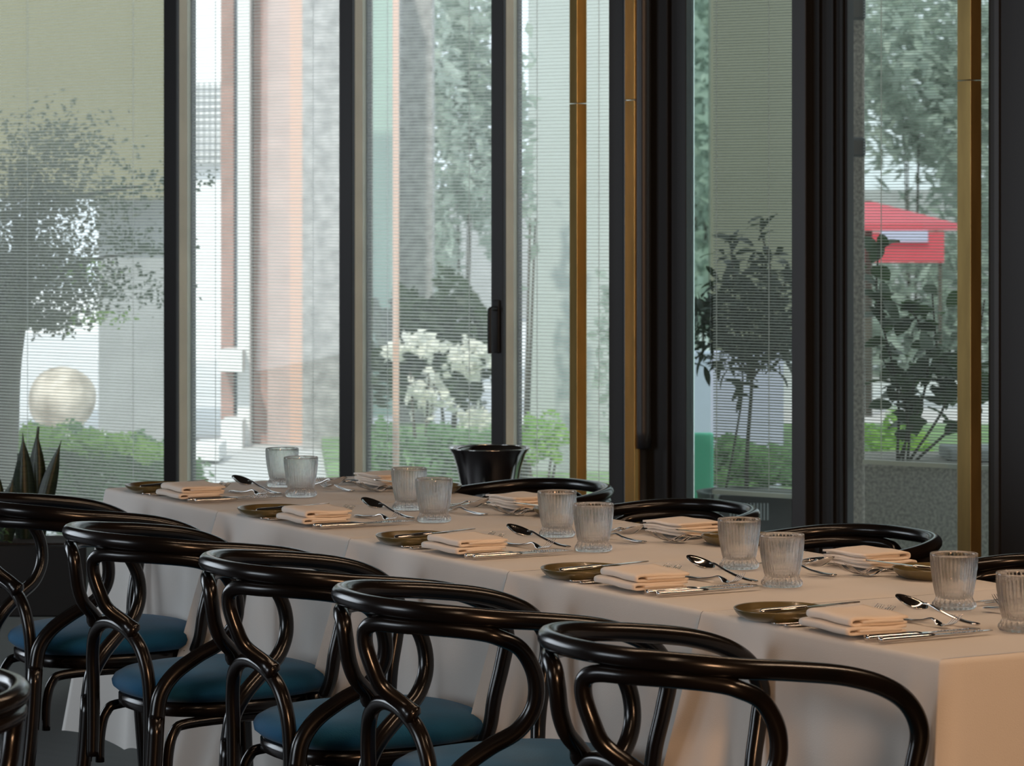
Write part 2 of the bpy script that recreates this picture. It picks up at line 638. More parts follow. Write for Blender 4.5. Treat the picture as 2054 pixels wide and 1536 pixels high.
# ------------------------------------------------------------------ chairs
def make_chair(label, group):
    t = thing('bentwood_armchair', label, 'chair', group=group)
    w = M['wood']
    def fit(p):
        x, y, z = p[:3]
        q = min(1, max(0, (-y - .05) / .32))
        x2 = x * .845
        y2 = y + .036 * q + .017 * q * (x / .25) ** 2 - .035 * min(1, max(0, y / .2))
        return (x2, y2, z + .003) + tuple(p[3:])
    half = [(0, -.368, .775), (.10, -.360, .775), (.185, -.325, .773), (.245, -.262, .768), (.277, -.18, .760),
            (.288, -.08, .752), (.289, .03, .738), (.289, .12, .716), (.287, .178, .685), (.284, .205, .640),
            (.280, .197, .585), (.273, .180, .520), (.266, .172, .465), (.246, .165, .428)]
    rads = [.0165, .0165, .0165, .0165, .0165, .0165, .0165, .0165, .0165, .016, .0155, .015, .0145, .014]
    r_ = [(x, y, z, q) for (x, y, z), q in zip(half, rads)]
    l_ = [(-x, y, z, q) for (x, y, z, q) in r_[:0:-1]]
    tubeobj('top_rail', [fit(p) for p in l_ + r_], w, t, n=7, seg=14)
    for s in (-1, 1):
        pts = [(.116, -.284, .576, .012), (.112, -.289, .581, .0185), (.105, -.295, .588, .0175), (.094, -.306, .601, .0145),
               (.072, -.338, .628, .0145), (.064, -.355, .662, .0145), (.053, -.366, .703, .0145), (.062, -.368, .732, .0145),
               (.098, -.360, .744, .0145), (.155, -.336, .745, .0145), (.215, -.290, .744, .0145), (.262, -.225, .738, .0145),
               (.281, -.187, .729, .0145), (.284, -.137, .707, .0145), (.281, -.102, .660, .0148), (.272, -.098, .606, .015),
               (.254, -.127, .562, .0155), (.228, -.180, .532, .016), (.207, -.232, .496, .0165), (.199, -.264, .455, .017),
               (.198, -.275, .405, .0175)]
        tubeobj('arm_loop', [fit((s * x, y, z, q)) for x, y, z, q in pts], w, t, n=6, seg=12)
        tubeobj('leg', [(s * .167, -.242, .41, .0175), (s * .169, -.252, .27, .017), (s * .174, -.272, .12, .016),
                        (s * .180, -.295, .0, .0145)], w, t, n=4, seg=12)
        tubeobj('leg', [(s * .170, .135, .43, .018), (s * .172, .142, .28, .0175), (s * .177, .155, .12, .016),
                        (s * .181, .165, .0, .014)], w, t, n=4, seg=12)
        tubeobj('side_brace', [(s * .166, -.216, .265, .010), (s * .166, -.214, .33, .011), (s * .164, -.200, .375, .011),
                               (s * .160, -.165, .390, .011), (s * .155, 0, .392, .011), (s * .155, .07, .390, .011),
                               (s * .159, .100, .372, .011), (s * .161, .110, .33, .011), (s * .161, .113, .265, .010)],
                w, t, n=5, seg=10)
    ah = [(.138, -.246, .285, .013), (.139, -.244, .36, .014), (.140, -.244, .44, .0145), (.134, -.248, .505, .0145), (.110, -.254, .553, .0145),
          (.062, -.260, .582, .0145), (0, -.262, .592, .0145)]
    tubeobj('rear_arch', ah + [(-x, y, z, q) for x, y, z, q in ah[-2::-1]], w, t, n=6, seg=12)

    def ring(bm, levels, power=2.6, seg=40):
        rings = []
        for (hx, hy, z, cy) in levels:
            rg = []
            for k in range(seg):
                a = 2 * PI * k / seg
                c, s_ = math.cos(a), math.sin(a)
                p = 2 / power
                fx = 1 - .06 * (1 - s_) / 2        # a touch narrower at the back
                rg.append(bm.verts.new((hx * fx * math.copysign(abs(c) ** p, c), cy + hy * math.copysign(abs(s_) ** p, s_), z)))
            rings.append(rg)
        for i in range(len(rings) - 1):
            for k in range(seg):
                k2 = (k + 1) % seg
                bm.faces.new((rings[i][k], rings[i][k2], rings[i + 1][k2], rings[i + 1][k]))
        bm.faces.new(rings[0][::-1]); bm.faces.new(rings[-1])
    bm = bmesh.new()
    ring(bm, [(.180, .195, .400, -.02), (.187, .202, .404, -.02), (.187, .202, .426, -.02), (.18, .19, .430, -.02)])
    link('seat_frame', bm, w, t)
    bm = bmesh.new()
    ring(bm, [(.17, .18, .428, -.01), (.194, .210, .432, -.01), (.207, .223, .443, -.01), (.209, .225, .454, -.01), (.203, .219, .465, -.01),
              (.187, .202, .475, -.01), (.155, .168, .482, -.01), (.10, .108, .487, -.01), (.04, .04, .489, -.01)])
    link('seat', bm, M['velvet'], t)
    return t


NEAR_G, FAR_G = 'bentwood armchairs along the near side of the tables', 'bentwood armchairs on the window side'
TBL = ['farthest table', 'second-farthest table', 'middle table', 'second-nearest table', 'nearest table']
near = [(.535, -.205, -.036), (1.292, -.250, .05), (1.972, -.230, -.032), (2.571, -.235, -.068), (3.25, -.200, -.05)]
nl = ['black bentwood armchair, leftmost in the near row, blue velvet seat',
      'black bentwood armchair with blue velvet seat, second from left in the near row',
      'black bentwood armchair with blue velvet seat, middle of the near row',
      'black bentwood armchair, near row, just left of the one closest to the camera',
      'black bentwood armchair closest to the near table corner, in the near row']
ch = make_chair(nl[0], NEAR_G)
ch.location = (near[0][0], near[0][1], 0)
ch.rotation_euler = (0, 0, near[0][2])
for (u, v, r), lb in list(zip(near, nl))[1:]:
    dup(ch, (u, v, 0), r, lb, NEAR_G)
fl = ['black armchair on the window side, in front of the steel wine bucket',
      'black armchair on the window side, in front of the black door frame',
      'black armchair on the window side, in front of the granite pillar',
      'black armchair on the window side, cut by the right picture edge']
for (u, v, r), lb in zip([(.35, .925, .03), (1.03, .925, 0), (1.75, .925, 0), (2.45, .925, 0)], fl):
    dup(ch, (u, v, 0), PI + r, lb, FAR_G, zs=.935)
dup(ch, (3.13, -1.765, 0), PI + .05, 'black bentwood armchair, only its arm showing at the lower left corner')


# ------------------------------------------------------------------ tables and cloths
TW, TD, TZ = .70, .73, .752


def cloth(t):
    u0 = t * TW
    bm = bmesh.new()
    NU, NV = 84, 20
    rnd = random.Random(31 + t)
    ph = [rnd.uniform(0, 6.28) for _ in range(8)]
    RO = .010
    drop_len = .63

    def topz(u, v):
        return TZ + .0006 * math.sin(9 * u + ph[0]) * math.sin(7 * v + ph[1])

    ins = RO
    us = [u0 + .0006 + (TW - .0012) * i / NU for i in range(NU + 1)]
    g = {}
    for i, u in enumerate(us):
        for j in range(NV + 1):
            v = ins + (TD - 2 * ins) * j / NV
            uu = u
            if t == 0 and i == 0: uu = ins
            if t == 4 and i == NU: uu = 5 * TW - ins
            z = topz(uu, v)
            # the hem line of each cloth lifts a hair where two tables meet
            e = min(u - u0, u0 + TW - u)
            if 0 < t and u - u0 < .02: z -= .0025 * (1 - (u - u0) / .02)
            if t < 4 and u0 + TW - u < .02: z -= .0025 * (1 - (u0 + TW - u) / .02)
            g[i, j] = bm.verts.new((uu, v, z))
    for i in range(NU):
        for j in range(NV):
            bm.faces.new((g[i, j], g[i + 1, j], g[i + 1, j + 1], g[i, j + 1]))

    DL = [0, .004, .008, .012, .0157] + [.0157 + drop_len * (k / 22) ** 1.15 for k in range(1, 23)]

    def arc(d):
        if d <= .0157:
            a = d / RO
            return RO * math.sin(a), RO * (1 - math.cos(a))
        return RO, RO + (d - .0157)

    def crest_front(s, dr):
        """(du, dout) of the long sides, s measured from the far end of this table"""
        du, out = 0., 0.
        A = .30 * dr * min(1, dr / .02 + .7)
        # left end: wide face of the fold;  right end: its narrow face
        if t == 0:
            wl = math.exp(-(s / .06) ** 1.3); du += -.17 * dr * wl; out += .10 * dr * wl
        else:
            base = .04 + .30 * dr
            wl = max(0, 1 - s / base)
            out += A * wl + .035 * dr * math.exp(-((s - .075) / .022) ** 2) + .04 * dr * math.exp(-((s - .15) / .03) ** 2)
            du += .02 * dr * wl
        e = TW - s
        if t == 4:
            wr = math.exp(-(e / .05) ** 1.3); du += .17 * dr * wr; out += .17 * dr * wr
            out += .09 * dr * math.exp(-((e - .075) / .03) ** 2)
        else:
            wr = max(0, 1 - e / (.010 + .03 * dr))
            out += A * wr
            du += .02 * dr * wr
        mid = math.sin(PI * s / TW)
        out += dr * mid * (.022 * math.sin(2 * PI * s / .31 + ph[2]) + .012 * math.sin(2 * PI * s / .17 + ph[3] + 4 * dr)) + .02 * dr
        du += .008 * dr * math.sin(5 * dr + ph[4]) * mid
        return du, out

    def side(sign):
        cols = []
        for i, u in enumerate(us):
            s = u - u0
            col = []
            for k, d in enumerate(DL):
                if k == 0:
                    col.append(g[i, 0 if sign < 0 else NV]); continue
                o, dn = arc(d)
                dr = max(0, d - .0157)
                du, out = crest_front(s, dr)
                uu = g[i, 0].co.x
                if t == 0 and i == 0: uu = ins - o * .7
                if t == 4 and i == NU: uu = 5 * TW - ins + o * .7
                y = (ins - o - out) if sign < 0 else (TD - ins + o + out * .25)
                hem = .012 * math.sin(2 * PI * s / .23 + ph[5]) * (k / len(DL)) ** 6
                col.append(bm.verts.new((uu + (du if sign < 0 else du * .4), y, TZ - dn + hem)))
            cols.append(col)
        for i in range(NU):
            for k in range(len(DL) - 1):
                q = (cols[i][k], cols[i + 1][k], cols[i + 1][k + 1], cols[i][k + 1])
                bm.faces.new(q)
        return cols
    cf = side(-1)
    cb = side(1)

    def end(sign):
        cols = []
        i = 0 if sign < 0 else NU
        for j in range(NV + 1):
            if j == 0: cols.append(cf[i]); continue
            if j == NV: cols.append(cb[i]); continue
            col = []
            v = g[i, j].co.y
            for k, d in enumerate(DL):
                if k == 0:
                    col.append(g[i, j]); continue
                o, dn = arc(d)
                dr = max(0, d - .0157)
                w1 = math.exp(-(v / .06) ** 1.2); w2 = math.exp(-((TD - v) / .06) ** 1.2)
                out = dr * (.17 * (w1 + .4 * w2) + .025 * math.sin(2 * PI * v / .29 + ph[6]) + .03)
                dv = -dr * (.17 if sign > 0 else .10) * w1
                u = g[i, j].co.x + sign * (o + out)
                col.append(bm.verts.new((u, v + dv, TZ - dn)))
            cols.append(col)
        for j in range(NV):
            for k in range(len(DL) - 1):
                bm.faces.new((cols[j][k], cols[j + 1][k], cols[j + 1][k + 1], cols[j][k + 1]))
    if t == 0: end(-1)
    if t == 4: end(1)
    o = link('tablecloth', bm, M['cloth'])
    tag(o, 'cream linen tablecloth draped to the floor over the ' + TBL[t], 'tablecloth', 'tablecloths of the table row')
    # the table beneath
    tb = thing('square_table', 'square dining table hidden under the cloth of the ' + TBL[t], 'table', (u0 + TW / 2, TD / 2, 0), 0,
               'tables of the row')
    b2 = bmesh.new(); box(b2, -TW / 2 + .012, TW / 2 - .012, -TD / 2 + .014, TD / 2 - .014, .722, TZ - .004, bevel=.004)
    link('tabletop', b2, M['wood'], tb, False)
    b2 = bmesh.new(); tube(b2, [(0, 0, .03, .035), (0, 0, .722, .035)], 16)
    link('pedestal', b2, M['black'], tb)
    b2 = bmesh.new()
    box(b2, -.21, .21, -.03, .03, 0, .03, bevel=.006); box(b2, -.03, .03, -.21, .21, 0, .0301, bevel=.006)
    link('foot', b2, M['black'], tb, False)


for t in range(5):
    cloth(t)

# ------------------------------------------------------------------ table settings
CZ = TZ + .0012


def cutlery_strip(bm, pts, seg=10, n=6, mi=0):
    """pts: (x, z, half width, half thickness) along local +x"""
    P = spline(pts, n)
    rings = []
    for x, z, hw, ht in P:
        rings.append([bm.verts.new((x, hw * math.cos(2 * PI * k / seg), z + ht * math.sin(2 * PI * k / seg))) for k in range(seg)])
    for i in range(len(rings) - 1):
        for k in range(seg):
            k2 = (k + 1) % seg
            bm.faces.new((rings[i][k], rings[i][k2], rings[i + 1][k2], rings[i + 1][k])).material_index = mi
    bm.faces.new(rings[0][::-1]); bm.faces.new(rings[-1])


def fork_mesh(L):
    bm = bmesh.new()
    k = L / .20
    cutlery_strip(bm, [(0, .003, .0095 * k, .0018), (.008 * k, .003, .0115 * k, .0022), (.04 * k, .003, .009 * k, .0022), (.085 * k, .0065, .0045 * k, .0022),
                       (.115 * k, .012, .0032 * k, .0022), (.132 * k, .010, .006 * k, .0016), (.145 * k, .005, .0115 * k, .0012),
                       (.158 * k, .0035, .0125 * k, .0012), (.166 * k, .004, .0125 * k, .0011)])
    for i in range(4):
        y = (-.0105 + .007 * i) * k
        tube(bm, spline([(.163 * k, y, .004, .0017 * k), (.180 * k, y * 1.02, .009, .0015 * k), (.193 * k, y * 1.04, .017, .0013 * k),
                         (.203 * k, y * 1.05, .026, .0009 * k)], 3), 6, flat=.7)
    return bm


def spoon_mesh(L):
    bm = bmesh.new()
    k = L / .20
    cutlery_strip(bm, [(0, .003, .009 * k, .0018), (.008 * k, .003, .011 * k, .0022), (.04 * k, .003, .0085 * k, .0022), (.09 * k, .009, .0042 * k, .0022),
                       (.125 * k, .0165, .0032 * k, .0022), (.140 * k, .0155, .0045 * k, .0018)])
    # bowl: a shell
    NR, NS = 7, 24
    grid = []
    for i in range(NR + 1):
        r = i / NR
        row = []
        for j in range(NS):
            a = 2 * PI * j / NS
            x = .171 * k + r * .038 * k * math.cos(a)
            y = r * .027 * k * math.sin(a) * (1 - .12 * math.cos(a))
            z = .0150 - .0105 * (1 - r * r) + .006 * (x / k - .171) / .034
            row.append((x, y, z))
        grid.append(row)
    up = [[bm.verts.new(p) for p in row] for row in grid[1:]]
    lo = [[bm.verts.new((p[0], p[1], p[2] - .0011)) for p in row] for row in grid[1:]]
    cu, cl = bm.verts.new(grid[0][0]), bm.verts.new((grid[0][0][0], 0, grid[0][0][2] - .0011))
    for S, c in ((up, cu), (lo, cl)):
        for i in range(NR - 1):
            for j in range(NS):
                j2 = (j + 1) % NS
                bm.faces.new((S[i][j], S[i][j2], S[i + 1][j2], S[i + 1][j]))
        for j in range(NS):
            bm.faces.new((c, S[0][j], S[0][(j + 1) % NS]))
    for j in range(NS):
        j2 = (j + 1) % NS
        bm.faces.new((up[-1][j], up[-1][j2], lo[-1][j2], lo[-1][j]))
    return bm


def knife_root(label, L, group, serrated=True):
    t = thing('table_knife' if serrated else 'butter_knife', label, 'knife', group=group)
    bm = bmesh.new()
    k = L / .235
    cutlery_strip(bm, [(0, .006, .0070, .0045), (.006, .006, .0085, .0055), (.05 * k, .006, .0068, .0048), (.085 * k, .006, .0075, .0050),
                       (.105 * k, .006, .0068, .0042), (.112 * k, .006, .0060, .0030)])
    link('handle', bm, M['steel'], t)
    # blade, lying on its side: a long tapering tongue
    bm = bmesh.new()
    N = 40
    top, bot = [], []
    for i in range(N + 1):
        q = i / N
        x = .108 * k + (L - .108 * k) * q
        yb = .0075 * (1 - .25 * q) * (1 if q < .75 else math.sqrt(max(0, 1 - ((q - .75) / .25) ** 2)) * .98 + .02)
        ya = -.0070 * (1 - max(0, q - .6) ** 2 * 5.6)
        if serrated and .35 < q < .93:
            yb -= .0011 * (i % 3 == 0)
        for L_, z in ((top, .0072), (bot, .0052)):
            L_.append((bm.verts.new((x, yb, z)), bm.verts.new((x, ya, z))))
    for S in (top, bot):
        for i in range(N):
            bm.faces.new((S[i][0], S[i + 1][0], S[i + 1][1], S[i][1]))
    for e in (0, 1):
        for i in range(N):
            bm.faces.new((top[i][e], top[i + 1][e], bot[i + 1][e], bot[i][e]))
    bm.faces.new((top[0][0], top[0][1], bot[0][1], bot[0][0]))
    bm.faces.new((top[-1][0], top[-1][1], bot[-1][1], bot[-1][0]))
    bl = link('blade', bm, M['steel'], t, False)
    if serrated:
        bm = bmesh.new()
        for i in range(11):
            x = .150 * k + i * .0062
            tube(bm, [(x, -.002, .0076, .0005), (x + .001, .0032, .0078, .0011), (x + .002, .0062, .0072, .0006)], 6)
        link('serration', bm, M['steel'], bl)
    return t


def plate_mesh():
    bm = bmesh.new()
    lathe(bm, [(0, .0012), (.056, .0), (.062, .0008), (.071, .0055), (.078, .0120), (.0812, .0175), (.0820, .0192), (.0810, .0203), (.0788, .0190),
               (.0750, .0125), (.067, .0072), (.055, .0055), (.02, .0052), (0, .0050)], 56)
    return bm


def glass_root(label, group, seed):
    rnd = random.Random(seed)
    t = thing('glass_tumbler', label, 'glass', group=group)
    SEG = 228
    ph = [rnd.uniform(0, 6.28) for _ in range(6)]
    out = [(0, .0008), (.030, .0008), (.0352, .0018), (.0382, .006), (.0376, .011), (.0335, .0165), (.0318, .0215), (.0336, .028), (.0362, .040),
           (.0390, .056), (.0412, .074), (.0426, .088), (.0430, .0965), (.0428, .0995), (.0420, .1003)]
    inn = [(.0412, .0995), (.0407, .095), (.0390, .074), (.0366, .054), (.0336, .036), (.0306, .028), (.024, .0195), (.012, .0180), (0, .0178)]
    prof = out + inn
    no = len(out)

    def ridge(i, a):
        if i < 1 or i >= no - 3:
            return 0
        z = prof[i][1]
        if i <= 5:       # faceted, beaded foot
            return .0018 * math.cos(22 * a + ph[0]) * (1 if i > 1 else .3)
        w = a + .035 * math.sin(38 * z + ph[1]) + .02 * math.sin(90 * z + 3 * a + ph[2])
        fade = 1 if i < no - 4 else .5
        return fade * (.0019 * (abs(math.sin(19 * w + ph[3])) - .6) + .0004 * math.cos(15 * a + 60 * z + ph[4]))
    bm = bmesh.new()
    lathe(bm, prof, SEG, ridge=ridge)
    link('tumbler_body', bm, M['tumbler'], t)
    return t


def napkin_mesh(seed):
    """two U-folded bands of linen stacked; folds open towards +x, rounded nose towards -y"""
    rnd = random.Random(seed)
    bm = bmesh.new()
    bands = [(-.078, .080, -.062, .056, .0, .0145), (-.070, .072, -.052, .062, .0148, .0300)]
    for bi, (x0, x1, y0, y1, z0, z1) in enumerate(bands):
        # centre line in (y, z): out along the bottom, round the nose, back along the top
        r = (z1 - z0) / 2 - .0028
        zc = (z0 + z1) / 2
        cl = [(y1 - .004 * rnd.random(), zc - r)]
        cl += [(y1 + (y0 + r - y1) * q, zc - r + .0008 * rnd.uniform(-1, 1)) for q in (.2, .4, .6, .8, .95)]
        cl += [(y0 + r - r * math.sin(a), zc - r * math.cos(a)) for a in (PI * .2, PI * .4, PI * .6, PI * .8)]
        cl += [(y0 + r + (y1 - y0 - r) * q, zc + r + .0012 * rnd.uniform(-1, 1)) for q in (.05, .25, .5, .75, 1.0)]
        # a tucked inner layer
        NX = 12
        def band(cline, xa, xb, th, sk):
            P = spline(cline, 3)
            n = len(P)
            rows = []
            for i, (y, z) in enumerate(P):
                a = P[max(0, i - 1)]; b = P[min(n - 1, i + 1)]
                ty, tz = b[0] - a[0], b[1] - a[1]
                L = math.hypot(ty, tz) or 1
                ny, nz = -tz / L, ty / L
                row = []
                for j in range(NX + 1):
                    q = j / NX
                    x = xa + (xb - xa) * q + sk * (y - y0)
                    sag = -.0022 * (q ** 4) * (z / .03) + .0007 * math.sin(9 * q + 30 * y)
                    row.append((bm.verts.new((x, y + ny * th, z + nz * th + sag)), bm.verts.new((x, y - ny * th, z - nz * th + sag))))
                rows.append(row)
            for i in range(n - 1):
                for j in range(NX):
                    for e in (0, 1):
                        bm.faces.new((rows[i][j][e], rows[i][j + 1][e], rows[i + 1][j + 1][e], rows[i + 1][j][e]))
                for j in (0, NX):
                    bm.faces.new((rows[i][j][0], rows[i + 1][j][0], rows[i + 1][j][1], rows[i][j][1]))
            for i in (0, n - 1):
                for j in range(NX):
                    bm.faces.new((rows[i][j][0], rows[i][j + 1][0], rows[i][j + 1][1], rows[i][j][1]))
        band(cl, x0, x1, .0022, -.06 + .03 * bi)
        inner = [(y1 - .012, zc), (0, zc + .0004), (y0 + .022, zc)]
        band(inner, x0 + .004, x1 + .004, .0021, -.06 + .03 * bi)
    for v in bm.verts:
        v.co.z = max(v.co.z, .0006)
    return bm


# templates are kept as meshes; first use links the object, later uses copy it
protos = {}


def place(kind, build, loc, rot, label, cat, group, tilt=None):
    if kind not in protos:
        o = build()
        protos[kind] = o
    else:
        s = protos[kind]
        o = s.copy(); C.objects.link(o)
        for chd in s.children:
            c = chd.copy(); C.objects.link(c); c.parent = o
            for g_ in chd.children:
                d = g_.copy(); C.objects.link(d); d.parent = c
    o.location = loc
    o.rotation_euler = (tilt[0] if tilt else 0, tilt[1] if tilt else 0, rot)
    return tag(o, label, cat, group)


SIDE = ['near side', 'window side']
jit = random.Random(5)


def setting(t, back):
    """one cover; local frame: x along the table row, y away from the sitter"""
    u0 = t * TW
    side = SIDE[back]
    where = side + ' of the ' + TBL[t]
    ox, oy = jit.uniform(-.008, .008), jit.uniform(-.006, .006)

    def W(x, y, z=0.):
        x += ox; y += oy
        if back:
            return (u0 + TW - x, TD - y, CZ + z)
        return (u0 + x, y, CZ + z)
    r0 = PI if back else 0

    def j(a): return jit.uniform(-a, a)
    vis = not (back and t == 4)
    if vis:
        place('plate', lambda: link('side_plate', plate_mesh(), M['plate']), W(.175 + j(.008), .064 + j(.003)), r0,
              'olive brown side plate with a raised rim, ' + where, 'plate', 'side plates')
        place('butter', lambda: knife_root('', .175, '', False), W(.150 + j(.006), .034, .0055), r0 + PI / 2 - .62 + j(.08),
              'thin steel knife lying across the plate, ' + where, 'knife', 'knives on the side plates', (0, -.115))
        for i, (x, n) in enumerate(((.233, 'left'), (.263, 'right'))):
            place('fork', lambda: link('dinner_fork', fork_mesh(.208), M['steel']), W(x + j(.002), .004 + .004 * i), r0 + PI / 2 - .13 + j(.02),
                  n + 'hand steel fork under the napkin, ' + where, 'fork', 'forks under the napkins')
    if not (back and t == 4):
        place('napkin%d' % (t % 3), lambda: link('folded_napkin', napkin_mesh(t), M['napkin']), W(.380 + j(.005), .074 + j(.003), .0058), r0 - .03 + j(.09),
              'pale folded linen napkin, ' + where, 'napkin', 'folded napkins')
    for i, (x, n) in enumerate(((.476, 'left'), (.503, 'right'))):
        place('knife', lambda: knife_root('', .235, ''), W(x + j(.004), .022 + .006 * i), r0 + PI / 2 + j(.03),
              n + 'hand serrated steel knife of the pair, ' + where, 'knife', 'knives right of the napkins')
    place('dfork', lambda: link('dessert_fork', fork_mesh(.160), M['steel']), W(.285 + j(.006), .228 + j(.005)), r0 + .13 + j(.06),
          'small steel fork crossed under the spoon, ' + where, 'fork', 'dessert forks')
    place('dspoon', lambda: link('dessert_spoon', spoon_mesh(.172), M['steel']), W(.434 + j(.006), .290 + j(.004), .003), r0 + PI + .24 + j(.05),
          'small steel spoon resting across the fork, ' + where, 'spoon', 'dessert spoons', (0, -.10))
    gx, gy = (.493, .322)
    place('glass%d' % (t % 2), lambda: glass_root('', '', t), W(gx + j(.012), gy + j(.008)), jit.uniform(0, 6),
          'clear ribbed glass tumbler, ' + where, 'glass', 'ribbed tumblers')


for t in range(5):
    setting(t, 0)
    setting(t, 1)

# ------------------------------------------------------------------ wine bucket on its stand
bx, by = spot(981, 9.45)
t = thing('wine_bucket', 'polished steel wine bucket on a stand by the windows', 'bucket', (bx, by, .49))
zt = hgt(898, 9.45) - .49
bm = bmesh.new()
pr = [(0, .002), (.070, .0), (.076, .006), (.0785, .03), (.082, .08), (.089, .14), (.100, zt - .055), (.113, zt - .018), (.1235, zt - .002), (.1245, zt),
      (.1225, zt - .0005), (.111, zt - .02), (.098, zt - .057), (.087, .14), (.080, .08), (.0765, .03), (.07, .009), (0, .008)]
lathe(bm, pr, 64)
link('bucket_body', bm, M['bucket'], t)
bm = bmesh.new()
tube(bm, [(.1245 * math.cos(2 * PI * k / 48), .1245 * math.sin(2 * PI * k / 48), zt) for k in range(49)], 6, .0018, cap=False)
link('rim', bm, M['steel'], t)
t = thing('bucket_stand', 'round black stand carrying the wine bucket', 'stand', (bx, by, 0))
bm = bmesh.new(); lathe(bm, [(0, .474), (.12, .474), (.125, .479), (.125, .484), (.12, .489), (0, .489)], 40); link('tray', bm, M['black'], t)
bm = bmesh.new(); tube(bm, [(0, 0, .012, .014), (0, 0, .474, .014)], 14); link('stem', bm, M['black'], t)
bm = bmesh.new(); lathe(bm, [(0, 0), (.15, 0), (.152, .006), (.03, .014), (0, .014)], 40); link('base', bm, M['black'], t)

# ------------------------------------------------------------------ snake plant in its trough
px_, py_ = spot(62, 9.6)
t = thing('planter', 'long black trough planter on tapered wooden legs, left of the tables', 'planter', (px_, py_, 0), VIEW - PI / 2)
ztop = hgt(1085, 9.6)
bm = bmesh.new(); box(bm, -.42, .19, -.13, .13, .22, ztop, bevel=.006); link('trough', bm, M['black'], t, False)
bm = bmesh.new(); box(bm, -.40, .17, -.11, .11, ztop, ztop + .006); link('soil', bm, M['soil'], t, False)
for lx in (-.36, .13):
    for ly in (-.09, .09):
        bm = bmesh.new(); tube(bm, [(lx, ly, .22, .02), (lx + (.02 if lx > 0 else -.02), ly, 0, .012)], 10)
        link('leg', bm, M['bark'], t)
t = thing('snake_plant', 'dark pointed snake plant in the black trough, far left', 'plant', (px_, py_, ztop + .006), VIEW - PI / 2)


def sword(bm, x, y, tx, ty, h, w, ang):
    N = 12
    A = []
    for i in range(N + 1):
        q = i / N
        hw = w * (.55 + 1.2 * q - 1.75 * q * q * q) if q < 1 else 0
        hw = max(hw * (1 - q ** 6), .0005)
        cx = x + tx * q ** 1.5; cy = y + ty * q ** 1.5
        row = []
        for s_, dz in ((-1, 0), (0, .006), (1, 0)):
            row.append(bm.verts.new((cx + s_ * hw * math.cos(ang) - dz * math.sin(ang), cy + s_ * hw * math.sin(ang) + dz * math.cos(ang), h * q)))
        row.append(bm.verts.new((cx + .004 * math.sin(ang), cy - .004 * math.cos(ang), h * q)))
        A.append(row)
    for i in range(N):
        for a, b in ((0, 1), (1, 2), (2, 3), (3, 0)):
            bm.faces.new((A[i][a], A[i][b], A[i + 1][b], A[i + 1][a]))


for (x, tx, hy, w, an, y) in ((-.015, -.012, 872, .026, .3, 0), (.015, .0, 862, .027, -.2, .02), (.030, .065, 886, .022, .1, -.01),
                              (-.035, -.012, 915, .024, .5, .03), (-.095, -.02, 930, .022, -.4, .0), (.0, .015, 862, .018, 1.0, .05),
                              (-.07, .02, 960, .03, .2, -.05)):
    bm = bmesh.new()
    sword(bm, x, y, tx, .01, hgt(hy, 9.6) - ztop, w * 1.3, an)
    link('leaf', bm, M['snake'], t)
bm = bmesh.new()
for i in range(60):
    a = R.uniform(0, 6.28); rr = R.uniform(.0, .05)
    c = Vector((-.12 + rr * math.cos(a) + R.uniform(-.05, .05), -.10 + .02 * math.sin(a), R.uniform(.0, .05)))
    d = Vector((R.uniform(-1, 1), R.uniform(-1, 1), R.uniform(0, 1))).normalized() * .014
    e = d.cross(Vector((0, 0, 1))).normalized() * .006
    bm.faces.new([bm.verts.new(c - d), bm.verts.new(c + e), bm.verts.new(c + d), bm.verts.new(c - e)])
o = link('low_foliage', bm, M['leafmid'], t, False)
o['kind'] = 'stuff'


# ------------------------------------------------------------------ outdoors
def gpoly(name, pts, z, m):
    bm = bmesh.new()
    lo = [bm.verts.new((p[0], p[1], z - .1)) for p in pts]
    up = [bm.verts.new((p[0], p[1], z)) for p in pts]
    bm.faces.new(up); bm.faces.new(lo[::-1])
    n = len(pts)
    for i in range(n):
        bm.faces.new((lo[i], lo[(i + 1) % n], up[(i + 1) % n], up[i]))
    return link(name, bm, m, None, False)


struct(gpoly('pavement', [plan(-12, 12.6 + 7.2), plan(-14, 60), plan(16, 60), plan(9, 5), plan(2.2, 9.3), plan(-4.6, 14.1)], -.14, M['paving']))
struct(gpoly('lawn', [spot(700, 12.6), spot(640, 22), spot(2300, 22), spot(2300, 10.6), spot(1990, 10.4), spot(1500, 11.2)], -.06, M['grass']))


def slab(name, pxa, pxb, Z, pya, pyb, m, thick=.3, label=None, cat=None, parent=None, Zb=None, kind=None):
    """a free-standing upright block whose front spans columns pxa..pxb at distance Z"""
    A = spot(pxa, Z); B = spot(pxb, Zb or Z)
    ang = math.atan2(B[1] - A[1], B[0] - A[0])
    L = math.hypot(B[0] - A[0], B[1] - A[1])
    bm = bmesh.new()
    box(bm, 0, L, 0, thick, hgt(pyb, Z), hgt(pya, Z), bevel=.01)
    o = link(name, bm, m, parent, False, (A[0], A[1], 0), ang)
    if label: tag(o, label, cat)
    if kind: o['kind'] = kind
    return o


# far buildings
GZ = -.14


def facade(name, label, pxa, pxb, Z, pytop, m, thick=2.):
    A = spot(pxa, Z); B = spot(pxb, Z)
    t = thing(name, label, 'building', (A[0], A[1], GZ), math.atan2(B[1] - A[1], B[0] - A[0]))
    L = math.hypot(B[0] - A[0], B[1] - A[1])
    H = hgt(pytop, Z) - GZ
    bm = bmesh.new(); box(bm, 0, L, 0, thick, 0, H)
    link('wall', bm, m, t, False)
    return t, L, H


